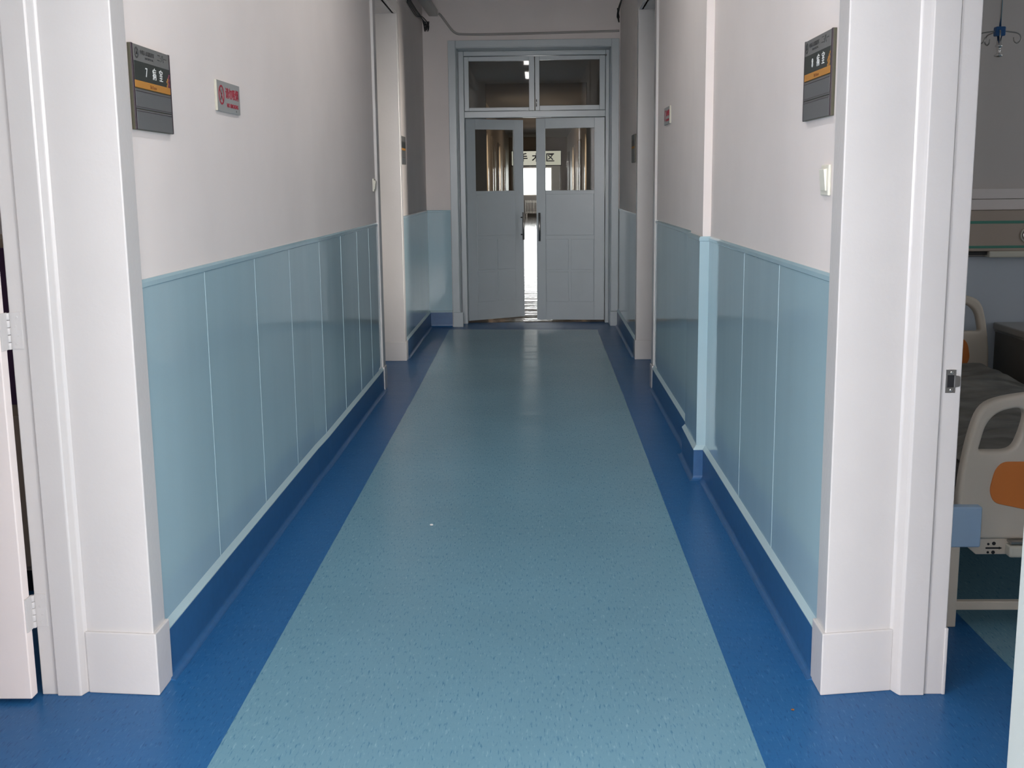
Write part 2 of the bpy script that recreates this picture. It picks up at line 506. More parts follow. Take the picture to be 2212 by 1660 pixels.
# ------------------------------------------------------ near left door leaf
door = empty('door_1', (-1.4562, 3.02, 0)); door['kind'] = 'structure'
bm = NB(); box(bm, -.90, 0, -.02, .02, .012, 2.66)
obj('door_leaf', bm, M['leafpaint'], door, bevel=.003, seg=2)
for z0, z1 in ((.210, .308), (1.016, 1.118), (1.87, 1.97)):
    bm = NB()
    box(bm, .007, .040, .0325, .0352, z0, z1)
    box(bm, -.002, .004, -.016, .026, z0, z1)
    n = 5
    for k in range(n):
        a = z0+(z1-z0)*k/n; b = z0+(z1-z0)*(k+1)/n-.0012
        tube(bm, [(.0045, .026, a), (.0045, .026, b)], .0062, 12)
    for k in range(4):
        zz = z0+(z1-z0)*(.14+.24*k)
        disc_y(bm, .021+(.006 if k % 2 else 0), zz, .0035, .0315, .033, 12)
    obj('hinge', bm, M['gloss'], door, bevel=.0008)

# strike plate on the right jamb
t = thing('strike_plate', 'small steel strike plate screwed to the white right door jamb', 'strike plate', (1.117, 3.0555, .908))
bm = NB()
for a in ((-.014, .013, -.032, -.017), (-.014, .013, .017, .032), (-.014, -.009, -.017, .017), (.009, .013, -.017, .017)):
    box(bm, a[0], a[1], -.0018, .0005, a[2], a[3])
obj('plate', bm, M['steel'], t, bevel=.0005)
bm = NB(); box(bm, -.009, .009, -.0006, .0003, -.017, .017)
obj('latch_hole', bm, M['black'], t)
bm = NB(); prism_y(bm, round_poly([(.009, -.017), (.025, -.014), (.025, .014), (.009, .017)], [0, .005, .005, 0]), -.0035, -.0012)
obj('lip', bm, M['steel'], t, bevel=.0006)
for z in (-.0245, .0245):
    bm = NB(); disc_y(bm, .002, z, .0042, -.0035, -.0015, 16); obj('screw', bm, M['chrome'], t, bevel=.0008)

# ----------------------------------------------------------- room signs
def door_sign(name, label, loc, rz, num, grp, w=.33, h=.235, red=False):
    t = thing(name, label, 'sign', loc, rz, grp)
    T = .012
    zt = h/2
    Z = lambda f: zt - f*h
    xl, xr = -w/2, w/2
    bm = NB(); box(bm, xl, xr, -T+.002, 0, -zt, zt); obj('back_frame', bm, M['olive'], t, bevel=.001)
    near = xl if rz > 0 else xr
    for s in (-1, 1):
        bm = NB(); a = s*(w/2); box(bm, min(a, a-s*.012), max(a, a-s*.012), -T-.0005, -T+.003, -zt, zt)
        obj('side_rail', bm, M['signdark'], t, bevel=.001)
    x0, x1 = xl+.012, xr-.012
    def strip(nm, f0, f1, m):
        bm = NB(); box(bm, x0, x1, -T-.001, -T+.003, Z(f1), Z(f0)); return obj(nm, bm, m, t, bevel=.0006)
    hd = strip('header_strip', .008, .195, M['signgrey'])
    strip('number_panel', .195, .42, M['signblack'])
    strip('name_strip', .42, .505, M['orange'])
    strip('blank_slat', .522, .748, M['signslat'])
    strip('blank_slat', .760, .992, M['signslat'])
    for f in (.545, .73, .78):
        bm = NB(); box(bm, x0, x1, -T-.0016, -T-.0005, Z(f)-.0007, Z(f)+.0007); obj('groove_line', bm, M['signdark'], t)
    # emblem: dark ring, pale centre, small three-lobed mark
    bm = NB(); disc_y(bm, x0+.024, Z(.10), .0155, -T-.002, -T-.001, 32, .0115)
    obj('emblem_ring', bm, M['signink'], t)
    bm = NB()
    for a in (90, 210, 330):
        ca, sa = math.cos(math.radians(a)), math.sin(math.radians(a))
        cx, cz = x0+.024, Z(.10)
        pts = [(cx+ca*.0095, cz+sa*.0095), (cx-sa*.0035, cz+ca*.0035), (cx-ca*.002, cz-sa*.002), (cx+sa*.0035, cz-ca*.0035)]
        prism_y(bm, pts, -T-.002, -T-.001)
    obj('emblem_mark', bm, M['signink'], t)
    text_part('lettering', '中国人民解放军', M['signink'], t, x0+.112, Z(.085), .0135, -T-.0013, sx=1.28)
    text_part('lettering', 'HOSPITAL', M['signink'], t, x0+.128, Z(.142), .0085, -T-.0013, sx=1.9)
    text_part('lettering', '二·八一', M['signink'], t, x0+.240, Z(.088), .024, -T-.0013, sx=1.05, shear=.15)
    for ch, xx in ((num, .098), ('病', .166), ('室', .225)):
        text_part('lettering', ch, M['white_ink'], t, x0+xx, Z(.312), .036, -T-.0013, sx=.92)
    text_part('lettering', 'Sick Room', M['signink2'], t, x0+.150, Z(.468), .013, -T-.0013)
    # stepped squares rising to the right
    q = .0065
    sq = [(0, 0), (1, 1), (0, 2), (2, 0), (2, 2), (1, 3), (2, 4), (3, 1), (3, 3), (3, 5)]
    for k, (i, j) in enumerate(sq):
        bm = NB(); xx = x1-.031+i*q*1.15; zz = Z(.42)+j*q
        box(bm, xx, xx+q, -T-.0016, -T-.0006, zz, zz+q)
        obj('corner_square', bm, M['magenta'] if (red and i > 1) else M['orange'], t)
    return t
door_sign('room_sign', 'room sign reading 7 beside the left pillar, orange strip above grey slats', (XL, 3.375, 1.728), PI/2, '7', None, red=True)
door_sign('room_sign', 'room sign reading 8 above the switch on the right wall', (XR, 3.405, 1.744), -PI/2, '8', None)

def far_sign(label, loc, rz):
    t = thing('room_sign', label, 'sign', loc, rz)
    bm = NB(); box(bm, -.155, .155, -.012, 0, -.115, .115); obj('back_frame', bm, M['olive'], t, bevel=.001)
    for nm, z0, z1, m in (('header_strip', .07, .113, 'signgrey'), ('number_panel', .018, .07, 'signblack'), ('name_strip', 0, .018, 'orange'),
                          ('blank_slat', -.056, -.002, 'signslat'), ('blank_slat', -.113, -.06, 'signslat')):
        bm = NB(); box(bm, -.145, .145, -.0135, -.011, z0, z1); obj(nm, bm, M[m], t)
    return t
far_sign('grey room sign on the far left wall, beyond the cream doorway reveal', (XL, 9.62, 1.732), PI/2)
far_sign('grey room sign on the far right wall, beyond the doorway', (.818, 9.78, 1.73), -PI/2)

# no smoking sign
t = thing('no_smoking_sign', 'small silver no smoking plate with red lettering on the left wall', 'sign', (XL, 4.215, 1.768), PI/2)
bm = NB(); box(bm, -.155, .155, -.008, 0, -.053, .053); obj('plate', bm, M['metalplate'], t, bevel=.001)
bm = NB(); box(bm, -.157, -.150, -.009, 0, -.053, .053); obj('edge_strip', bm, M['edgeplastic'], t, bevel=.001)
bm = NB(); disc_y(bm, -.098, .004, .034, -.0092, -.008, 40, .028); obj('red_ring', bm, M['red'], t)
bm = NB()
d = .026
prism_y(bm, [(-.098-d, .004+d-.004), (-.098-d+.004, .004+d), (-.098+d, .004-d+.004), (-.098+d-.004, .004-d)], -.0092, -.008)
obj('red_slash', bm, M['red'], t)
bm = NB()
prism_y(bm, [(-.112, -.012), (-.107, -.015), (-.086, .010), (-.091, .013)], -.0086, -.0078)
prism_y(bm, [(-.090, .014), (-.086, .012), (-.086, .022), (-.092, .026)], -.0086, -.0078)
obj('cigarette_mark', bm, M['signink'], t)
text_part('lettering', '请勿吸烟', M['red'], t, .045, .012, .040, -.0083, sx=1.12, bold=.0006)
text_part('lettering', 'NO SMOKING', M['red'], t, .048, -.028, .020, -.0083, sx=1.25, bold=.0003)
bm = NB(); disc_y(bm, .090, -.044, .0035, -.0105, -.008, 12); obj('screw', bm, M['chrome'], t)

# small plate on the right wall between the column and the far doorway
t = thing('no_smoking_sign', 'tiny grey wall plate on the right wall, between column and far doorway', 'sign', (.820, 7.30, 1.858), -PI/2)
bm = NB(); box(bm, -.155, .155, -.009, 0, -.053, .053); obj('plate', bm, M['metalplate'], t, bevel=.001)
bm = NB(); box(bm, .150, .157, -.010, 0, -.053, .053); obj('edge_strip', bm, M['edgeplastic'], t)
bm = NB(); disc_y(bm, -.098, .004, .034, -.0102, -.009, 32, .028); obj('red_ring', bm, M['red'], t)
text_part('lettering', '请勿吸烟', M['red'], t, .045, .012, .040, -.0093, sx=1.12)
text_part('lettering', 'NO SMOKING', M['red'], t, .048, -.028, .020, -.0093, sx=1.25)

# switches
def switch(label, loc, rz, s=1):
    t = thing('light_switch', label, 'light switch', loc, rz)
    bm = NB(); box(bm, -.043, .043, -.009, 0, -.043, .043); obj('switch_plate', bm, M['plastic'], t, bevel=.003, seg=3)
    bm = NB()
    prism_x = [(-.009, -.030), (-.013, -.030), (-.019, .030), (-.009, .032)]
    a = [bm.verts.new((-.028, y, z)) for y, z in prism_x]; b = [bm.verts.new((.028, y, z)) for y, z in prism_x]
    bm.faces.new(a); bm.faces.new(list(reversed(b)))
    for i in range(4): bm.faces.new((a[i], a[(i+1) % 4], b[(i+1) % 4], b[i]))
    obj('rocker', bm, M['plastic'], t, bevel=.0015)
    return t
switch('cream rocker light switch below the sign reading 8', (XR, 3.285, 1.450), -PI/2)
switch('cream light switch on left wall just before the far doorway', (-1.127, 7.86, 1.45), PI/2)

# ------------------------------------------- far doorways: closed leaf / open room
bm = NB()
box(bm, -1.44, -1.40, FY0, FY1, 0, 2.06); box(bm, -1.452, -1.38, FY0, FY1, 2.06, 2.16); box(bm, -1.44, -1.41, FY0, FY1, 2.16, HZ+.03)
o = struct('door_2', bm, M['gloss'], bevel=.002)

# ------------------------------------------------------- end double doors
JY = YE
bm = NB()   # architrave
box(bm, -.882, OX0-.002, JY-.025, JY+.01, .15, OZ+.068)
box(bm, OX1+.002, .812, JY-.025, JY+.01, .15, OZ+.068)
box(bm, OX0-.002, OX1+.002, JY-.025, JY+.01, OZ, OZ+.068)
box(bm, OX0-.002, OX0+.006, JY-.02, JY+.33, 0, OZ); box(bm, OX1-.006, OX1+.002, JY-.02, JY+.33, 0, OZ)
box(bm, OX0, OX1, JY-.02, JY+.33, OZ-.008, OZ+.002)
struct('trim_61', bm, M['doorpaint'], bevel=.004, seg=3)
bm = NB()
box(bm, -.878, OX0+.030, JY-.037, JY+.02, 0, .152); box(bm, OX1-.004, .814, JY-.037, JY+.02, 0, .150)
struct('trim_62', bm, M['doorpaint'], bevel=.004, seg=3)
FYD = 11.88
bm = NB()
box(bm, OX0+.006, -.744, FYD-.05, FYD+.05, 0, OZ-.008)
box(bm, .692, OX1-.006, FYD-.05, FYD+.05, 0, OZ-.008)
box(bm, -.744, .692, FYD-.05, FYD+.05, 2.722, OZ-.008)
box(bm, -.744, .692, FYD-.05, FYD+.05, 2.112, 2.178)
struct('door_3', bm, M['doorpaint'], bevel=.005, seg=3)
def sash(name, x0, x1, z0, z1, gx0, gx1, gz0, gz1):
    r = empty(name, ((x0+x1)/2, FYD, z0)); r['kind'] = 'structure'
    ox = (x0+x1)/2
    bm = NB()
    for (a, b, c, d) in ((x0, gx0, z0, z1), (gx1, x1, z0, z1), (gx0, gx1, z0, gz0), (gx0, gx1, gz1, z1)):
        box(bm, a-ox, b-ox, -.02, .02, c-z0, d-z0)
    obj('sash_frame', bm, M['doorpaint'], r, bevel=.003)
    bm = NB(); box(bm, gx0-.004-ox, gx1+.004-ox, -.0025, .0025, gz0-.004-z0, gz1+.004-z0); obj('pane', bm, M['glass'], r)
sash('window_1', -.742, -.028, 2.182, 2.719, -.696, -.084, 2.216, 2.675)
sash('window_2', -.022, .690, 2.182, 2.719, .023, .633, 2.230, 2.679)
t = thing('window_latch', 'small worn bolt latch on the transom where the two sashes meet', 'latch', (-.008, FYD-.0205, 2.215))
bm = NB(); box(bm, -.010, .010, -.003, 0, 0, .085); obj('latch_plate', bm, M['doorpaint'], t, bevel=.001)
bm = NB(); tube(bm, [(0, -.008, .005), (0, -.008, .075)], .005, 10); tube(bm, [(0, -.008, .045), (0, -.022, .045)], .004, 8); obj('bolt', bm, M['steel'], t)

def leaf(name, hinge, ang, sgn, w, gx0, gx1):
    """sgn +1: leaf runs from the hinge towards +x (left leaf); -1: towards -x"""
    r = empty(name, hinge, ang); r['kind'] = 'structure'
    zb, zt = .028, 2.108
    def bx(bm, a, b, *q):
        box(bm, min(sgn*a, sgn*b), max(sgn*a, sgn*b), *q)
    bm = NB()
    gz0, gz1 = 1.376, 2.004
    bx(bm, 0, gx0, -.018, .018, zb, zt); bx(bm, gx1, w, -.018, .018, zb, zt)
    bx(bm, gx0, gx1, -.018, .018, gz1, zt); bx(bm, gx0, gx1, -.018, .018, zb, gz0)
    obj('door_frame', bm, M['doorpaint'], r, bevel=.002)
    for rect in ((gx0, gx1, .913, 1.338),):
        bm = NB(); bx(bm, rect[0]+.004, rect[1]-.004, -.0245, -.016, rect[2], rect[3]); obj('door_panel', bm, M['doorpaint'], r, bevel=.003, seg=2)
    mid = (gx0+gx1)/2
    for (a, b) in ((gx0+.004, mid-.013), (mid+.013, gx1-.004)):
        for (c, d) in ((.555, .874), (.218, .531)):
            bm = NB(); bx(bm, a, b, -.0245, -.016, c, d); obj('door_panel', bm, M['doorpaint'], r, bevel=.003, seg=2)
    bm = NB(); bx(bm, gx0-.004, gx1+.004, -.0025, .0025, gz0-.004, gz1+.004); obj('pane', bm, M['glass'], r)
    hx = sgn*(w-.035)
    bm = NB(); tube(bm, [(hx, -.062, .857), (hx, -.062, 1.148)], .012, 14)
    h = obj('pull_handle', bm, M['steel'], r)
    bm = NB()
    for z in (.912, 1.093): tube(bm, [(hx, -.062, z), (hx, -.017, z)], .008, 10)
    obj('handle_post', bm, M['darkmetal'], h)
    return r
leaf('door_4', (-.740, FYD, 0), .575, 1, .690, .105, .580)
leaf('door_5', (.688, FYD, 0), math.radians(-6), -1, .706, .105, .612)
# sensor dot on the frame corner
t = tag(obj('hook_eye', (lambda b: (tube(b, [(.694, FYD-.049, 2.716), (.694, FYD-.062, 2.716)], .010, 10), b)[1])(NB()), M['darkmetal']),
        'tiny dark eye fixed at the top right corner of the transom frame', 'hook')

# ------------------------------------------------ conduits above the door
CY = YE-.012
bm = NB()
tube(bm, smooth_path([(-.965, CY, 3.105), (-.94, CY, 3.085), (-.885, CY, 3.01), (-.81, CY, 2.925), (-.70, CY, 2.905), (-.3, CY, 2.903), (.3, CY, 2.910), (.81, CY, 2.918)], 6), .011, 10)
tag(obj('cable', bm, M['cable']), 'painted cable sagging across the wall above the end door', 'cable')
bm = NB()
prism(bm, [(-1.115, 3.3), (-1.025, 3.3), (-.975, YE-.003), (-1.062, YE-.003)], 3.082, 3.142)
t = obj('cable_trunking', bm, M['trunking'], bevel=.003)
tag(t, 'long pale cable trunking running high along the left wall', 'trunking')
bm = NB()
for k, (dx, zz, r, s) in enumerate(((0, 0, .005, 0), (.015, .01, .004, .03), (.025, .02, .005, -.02), (.035, 0, .004, .03))):
    tube(bm, smooth_path([(-1.121, 10.2, 3.07-k*.02), (-1.118, 10.9, 3.05-k*.02), (-1.115+dx*.3, 11.35, 3.045-zz), (-1.105+dx+s*.4, 11.50, 2.99-zz), (-1.10+dx*.8, 11.55, 2.935+zz), (-1.095+dx, 11.575, 3.03)], 5), r, 8)
tag(obj('cable_bundle', bm, M['darkcable']), 'loose dark cables looping in the upper left corner by the trunking', 'cable')
bm = NB()
for k, (x, z) in enumerate(((.80, 3.00), (.79, 3.04))):
    tube(bm, smooth_path([(.812, 9.9, 3.20-k*.03), (.806, 10.8, 3.17), (.802-k*.01, 11.4, 3.12), (.792-k*.008, 11.52, 3.04), (.806, 11.56, z), (.79, 11.58, 3.13)], 5), .005, 8)
tag(obj('cable_bundle', bm, M['darkcable']), 'loose dark cables in the upper right corner above the end door', 'cable')

# ------------------------------------------------------ right hand ward
bm = NB()
RY = 5.7
box(bm, WO, 5.2, RY, RY+.12, 0, 3.2)
for (a, b, c, d) in ((1.72, RY, 0, 3.2),):
    box(bm, 5.1, 5.2, a, b, c, d)
struct('wall_ward_right', bm, M['wardwall'])
bm = NB(); box(bm, WO, 5.2, 1.72, RY+.12, 3.2, 3.3); struct('ceiling_ward_right', bm, M['ceiling'])
bm = NB(); sweep(bm, [(WO, RY), (5.1, RY)], [(0, .1), (.008, .1), (.008, 1.066), (0, 1.070)], 1); struct('trim_71', bm, M['wardpanel'])
bm = NB(); sweep(bm, [(WO, RY), (5.1, RY)], [(0, 0), (.02, 0), (.02, .1), (0, .1)], 1); struct('baseboard_ward_right', bm, M['cove'])
# bedhead service rail
t = thing('bedhead_rail', 'long beige bedhead service rail with green stripes on the ward wall', 'wall rail', (3.2, RY, 1.08))
def rb(name, z0, z1, d, m, x0=-1.98, x1=1.2, bev=.002, par=None):
    bm = NB(); box(bm, x0, x1, -d, 0, z0-1.08, z1-1.08); return obj(name, bm, m, par or t, bevel=bev)
rb('conduit_cover', 1.351, 1.400, .035, M['plaster']); rb('conduit_cover', 1.297, 1.349, .028, M['plaster'])
rb('rail_body', 1.096, 1.295, .055, M['rail'], bev=.006)
rb('green_stripe', 1.231, 1.245, .0565, M['green']); rb('green_stripe', 1.111, 1.124, .0565, M['green'])
rb('lamp_cover', 1.066, 1.097, .065, M['cream'], x0=-.987, bev=.006)
rb('lamp_bracket', 1.078, 1.094, .040, M['darkmetal'], x0=-1.20, x1=-.989)
bm = NB(); disc_y(bm, -.800, .094, .030, -.068, -.050, 32); g = obj('gas_outlet', bm, M['chrome'], t, bevel=.002)
bm = NB(); disc_y(bm, -.800, .094, .040, -.062, -.050, 32, .031); obj('outlet_ring', bm, M['cream'], g, bevel=.002)
bm = NB(); disc_y(bm, -.800, .094, .014, -.072, -.060, 24); obj('outlet_core', bm, M['bluecap'], g)

# --- hospital bed
BY0, BY1, BC, HW = 3.60, 5.57, 1.782, .43
bed = thing('hospital_bed', 'beige hospital bed with orange panels seen through the right doorway', 'bed', (BC, BY0, 0))
def board(name, y, zoff, hb, sc=1.0):
    """moulded end board, local coords: x about bed centre"""
    zb = zoff
    out = [(-.43, zb), (.43, zb), (.425, zb+.20), (.405, zb+.34), (.375, zb+.445), (.30, zb+.475), (.15, zb+.492), (0, zb+.495), (-.15, zb+.492), (-.30, zb+.475), (-.375, zb+.445), (-.405, zb+.34), (-.425, zb+.20)]
    out = round_poly(out, [.03, .03, .05, .08, .07, .07, .1, .1, .1, .07, .07, .08, .05], 5)
    cut = [(-.372, zb+.296), (-.262, zb+.296), (-.240, zb+.35), (-.225, zb+.418), (-.250, zb+.438), (-.315, zb+.425), (-.352, zb+.385)]
    cl = round_poly(cut, [.012, .035, .03, .03, .02, .03, .03], 5)
    cr = [(-x, z) for x, z in reversed(cl)]
    b = curve_plate(name, [out, cl, cr], .010, .014, M['beige'], bed, y)
    pts = [(-.315, zb+.125), (-.332, zb+.165), (-.318, zb+.235), (-.295, zb+.262), (.295, zb+.262), (.318, zb+.235), (.332, zb+.165), (.315, zb+.125), (.20, zb+.10), (.1, zb+.093), (-.1, zb+.093), (-.20, zb+.10)]
    for sgn in (-1, 1):
        p = curve_plate('board_panel', [round_poly(pts, .02, 4)], .001, .002, M['bedorange'], b, y+sgn*.0245)
        p['label'] = 'orange inset panel'
    return b
fb = board('foot_board', 0, .290, 0)
fb['label'] = 'beige foot board with hand holes'
board('head_board', BY1-BY0, .418, 0)
# lower skirt of the foot board, with the printed crank marks
bm = NB(); prism_y(bm, [(-.40, .29), (-.40, .275), (-.357, .237), (.357, .237), (.40, .275), (.40, .29)], -.012, .012)
sk = obj('foot_skirt', bm, M['beige'], bed, bevel=.002)
bm = NB()
for (dx, dz, r) in ((-.318, .272, .004), (-.300, .274, .006), (-.318, .244, .004), (-.301, .244, .006)):
    disc_y(bm, dx, dz, r, -.0135, -.0118, 14)
prism_y(bm, [(-.326, .256), (-.326, .261), (-.283, .261), (-.283, .263), (-.272, .2585), (-.283, .254), (-.283, .256)], -.0135, -.0118)
obj('printed_mark', bm, M['black'], sk)
bm = NB(); box(bm, -.50, -.360, -.055, -.016, .274, .410); o = obj('corner_bumper', bm, M['bumper'], bed, bevel=.006, seg=3); o['label'] = 'pale blue corner bumper'
bm = NB(); box(bm, .360, .50, -.055, -.016, .274, .410); obj('corner_bumper', bm, M['bumper'], bed, bevel=.006, seg=3)
# frame, deck, legs, cross bars
bm = NB(); box(bm, -.43, -.39, .03, 1.95, .34, .40); box(bm, .39, .43, .03, 1.95, .34, .40); box(bm, -.39, .39, .03, .08, .34, .40); box(bm, -.39, .39, 1.89, 1.95, .34, .40)
obj('bed_frame', bm, M['beige'], bed, bevel=.004)
bm = NB(); box(bm, -.40, .40, .05, 1.93, .40, .425); obj('mattress_deck', bm, M['beige'], bed, bevel=.003)
for x in (-.440, .440):
    for y in (-.03, 1.92):
        bm = NB(); box(bm, x-.018, x+.018, y-.02, y+.02, .0, .36); obj('leg', bm, M['beige'], bed, bevel=.004)
for y in (-.02, 1.92):
    bm = NB(); box(bm, -.43, .43, y-.012, y+.012, .052, .082); obj('cross_bar', bm, M['beige'], bed, bevel=.003)
for k, x in enumerate((-.230, 0, .230)):
    bm = NB(); box(bm, x-.035, x+.035, -.055, -.012, .238, .278)
    c = obj('crank', bm, M['cream'], bed, bevel=.008, seg=3)
    bm = NB(); box(bm, x-.030, x+.045, -.050, -.012, .282, .292); obj('crank_arm', bm, M['steel'], c, bevel=.002)

# mattress with crumpled sheet on it
bm = NB(); box(bm, -.40, .40, .04, 1.90, 0, .10)
o = obj('mattress', bm, M['mattress'], None, bevel=.03, seg=4); o.location = (BC, BY0, .427)
tag(o, 'dark grey mattress lying on the hospital bed', 'mattress')
bm = NB()
nx, ny = 56, 120
V = []
for j in range(ny+1):
    row = []
    for i in range(nx+1):
        u = i/nx; v = j/ny
        x = -.395+.79*u; y = .055+1.82*v
        p = Vector((x*2.2, y*2.6, .3))
        h = (1-abs(noise.noise(p)))*.060 + (1-abs(noise.noise(p*2.3+Vector((4, 1, 0)))))*.030 - .03 + noise.noise(p*6)*.006
        e = min(1, min(u, 1-u)*9, min(v, 1-v)*14)
        bulge = .035*math.exp(-((y-.9)/.35)**2)*math.exp(-((x-.05)/.3)**2)
        drop = (1-min(1, min(u, 1-u)*16))**2*.06
        row.append(bm.verts.new((x, y, .5315 + (max(h, 0)+bulge)*e)))
    V.append(row)
for j in range(ny):
    for i in range(nx):
        f = bm.faces.new((V[j][i], V[j][i+1], V[j+1][i+1], V[j+1][i])); f.smooth = True
o = obj('bed_sheet', bm, M['sheet']); o.location = (BC, BY0, 0)
md = o.modifiers.new('thick', 'SOLIDIFY'); md.thickness = .004; md.offset = 1
tag(o, 'crumpled dark grey sheet spread over the bed mattress', 'sheet')

# bedside cabinet
t = thing('bedside_cabinet', 'dark grey bedside cabinet against the ward wall beside the bed head', 'cabinet', (2.505, 5.435, 0))
bm = NB(); box(bm, -.225, .225, -.24, .24, .06, .70); obj('body', bm, M['cabinet'], t, bevel=.004)
bm = NB(); box(bm, -.235, .235, -.25, .245, .707, .742); obj('top', bm, M['cabtop'], t, bevel=.006)
bm = NB(); box(bm, -.228, .228, -.245, .24, .697, .707); obj('metal_strip', bm, M['steel'], t)
bm = NB(); box(bm, -.21, .21, -.252, -.238, .50, .65); dd = obj('drawer', bm, M['cabinet'], t, bevel=.003)
bm = NB(); tube(bm, [(-.05, -.265, .575), (.05, -.265, .575)], .006, 10); obj('handle', bm, M['steel'], dd)
bm = NB(); box(bm, -.21, .21, -.252, -.238, .08, .48); obj('cabinet_door', bm, M['cabinet'], t, bevel=.003)
for x in (-.2, .2):
    for y in (-.2, .2):
        bm = NB(); tube(bm, [(x, y, 0), (x, y, .065)], .02, 12); obj('foot', bm, M['darkmetal'], t)

# drip hanger
HX, HY = 1.813, 4.65
t = thing('drip_hanger', 'steel drip hanger with curled hooks hanging from the ward ceiling', 'hanger', (HX, HY, 2.012))
bm = NB(); tube(bm, [(.006, 0, 1.2), (0, 0, .02)], .0045, 10); obj('rod', bm, M['chrome'], t)
bm = NB(); box(bm, -.020, .018, -.016, .016, -.014, .022); o = obj('hook_block', bm, M['bluecap'], t, bevel=.005, seg=3); o['label'] = 'blue plastic block'
def hook(angle, s=1.0):
    ca, sa = math.cos(angle), math.sin(angle)
    pr = [(.012, .006), (.04, .003), (.070, -.002), (.084, -.014), (.084, -.030), (.072, -.040), (.060, -.034), (.056, -.018)]
    bm = NB(); tube(bm, smooth_path([(ca*a, sa*a, z) for a, z in pr], 5), .0026, 8); obj('hook', bm, M['steel'], t)
for a in (PI*.0+.05, PI-.05, PI/2+.3, -PI/2-.35): hook(a)
bm = NB(); lathe(bm, [(.009, -.014), (.009, -.045), (.014, -.048), (.014, -.054), (.007, -.056), (.007, -.066), (.009, -.068), (.006, -.072), (.006, -.078), (.018, -.086), (.016, -.090), (.006, -.094)], 0, 0, 20)
obj('weight', bm, M['chrome'], t)
bm = NB(); box(bm, HX-.02, HX+.02, 1.9, 5.6, 3.17, 3.20); tag(obj('ceiling_track', bm, M['trunking'], bevel=.002), 'metal ceiling track carrying the drip hanger in the ward', 'track')

# ------------------------------------------------------- left hand ward
bm = NB()
box(bm, -5.2, WI, 5.9, 6.02, 0, 3.2)
for (a, b, c, d) in ((1.72, 6.02, 0, 3.2),):
    box(bm, -5.3, -5.2, a, b, c, d)
struct('wall_ward_left', bm, M['plaster'])
bm = NB(); box(bm, -5.3, WI, 1.72, 6.02, 3.2, 3.3); struct('ceiling_ward_left', bm, M['ceiling'])
# things glimpsed through the hinge gap
t = thing('bedside_locker', 'beige locker glimpsed through the gap behind the left door', 'locker', (-1.98, 3.95, 0))
bm = NB(); box(bm, -.20, .22, -.05, .40, .08, 1.28); obj('body', bm, M['wood'], t, bevel=.004)
bm = NB(); box(bm, -.185, .205, -.068, -.048, .10, .66); obj('locker_door', bm, M['wood'], t, bevel=.003)
bm = NB(); box(bm, -.185, .205, -.068, -.048, .70, 1.25); obj('locker_door', bm, M['curtain'], t, bevel=.003)
bm = NB(); box(bm, -.2, .22, -.04, .4, 0, .08); obj('base', bm, M['darkmetal'], t)

# ------------------------------------- room behind the far right doorway
bm = NB()
box(bm, WO, 4.6, 6.3, 6.4, 0, 3.2); box(bm, WO, 4.6, 10.6, 10.7, 0, 3.2)
for (a, b, c, d) in ((6.4, 10.6, 0, 3.2),):
    box(bm, 4.5, 4.6, a, b, c, d)
struct('wall_far_room', bm, M['plaster'])
bm = NB(); box(bm, WO, 4.6, 6.3, 10.7, 3.2, 3.3); struct('ceiling_far_room', bm, M['ceiling'])

# ------------------------------------------------- corridor beyond the doors
WX0, WX1, FE, ZF = -1.15, 1.17, 50.0, 3.25
V0, V1 = 11.96, 19.5
bm = NB()
def farwall(x0, x1, rec):
    y = V1
    for (a, b) in rec:
        box(bm, x0, x1, y, a, 0, ZF); box(bm, x0, x1, a, b, 2.5, ZF); y = b
    box(bm, x0, x1, y, FE, 0, ZF)
RL = [(21.2, 22.4), (24.6, 25.8), (28.6, 29.8), (33.0, 34.2), (38.5, 39.9)]
RR = [(22.6, 23.8), (26.4, 27.6), (31.0, 32.2), (36.2, 37.6), (42.0, 43.4)]
farwall(-1.6, WX0, RL); farwall(WX1, 1.6, RR)
box(bm, -1.7, -1.6, V0, FE, 0, 3.7); box(bm, 1.6, 1.7, V0, FE, 0, 3.7)
struct('wall_far_corridor', bm, M['farwall'])
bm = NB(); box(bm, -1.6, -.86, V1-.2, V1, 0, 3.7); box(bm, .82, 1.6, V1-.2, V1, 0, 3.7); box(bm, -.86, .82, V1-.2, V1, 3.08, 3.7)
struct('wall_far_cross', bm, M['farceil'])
bm = NB()
for (a, b) in RL:
    for y in (a-.1, b): box(bm, WX0-.06, WX0+.045, y, y+.1, 0, 2.6)
    box(bm, WX0-.36, WX0-.30, a, b, 0, 2.5)
for (a, b) in RR:
    for y in (a-.1, b): box(bm, WX1-.045, WX1+.06, y, y+.1, 0, 2.6)
    box(bm, WX1+.30, WX1+.36, a, b, 0, 2.5)
struct('trim_81', bm, M['fargloss'], bevel=.006)
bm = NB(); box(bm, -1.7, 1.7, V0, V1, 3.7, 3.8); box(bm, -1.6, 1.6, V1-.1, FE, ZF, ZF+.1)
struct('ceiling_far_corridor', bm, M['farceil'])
SY = 46.0
bm = NB()
box(bm, WX0, -1.02, SY, SY+.2, 0, ZF); box(bm, .95, WX1, SY, SY+.2, 0, ZF); box(bm, -1.02, .95, SY, SY+.2, 2.14, ZF)
struct('wall_far_header', bm, M['farwall'])
bm = NB()
box(bm, -1.05, -.96, SY-.04, SY+.02, 0, 2.13); box(bm, .88, .97, SY-.04, SY+.02, 0, 2.13)
struct('trim_82', bm, M['fargloss'], bevel=.005)
t = thing('hanging_sign', 'cream board with dark blue lettering over the opening far beyond the doors', 'sign', (-.055, SY-.02, 2.435))
bm = NB(); box(bm, -1.0, 1.0, -.03, 0, -.31, .31); obj('sign_frame', bm, M['signframe'], t)
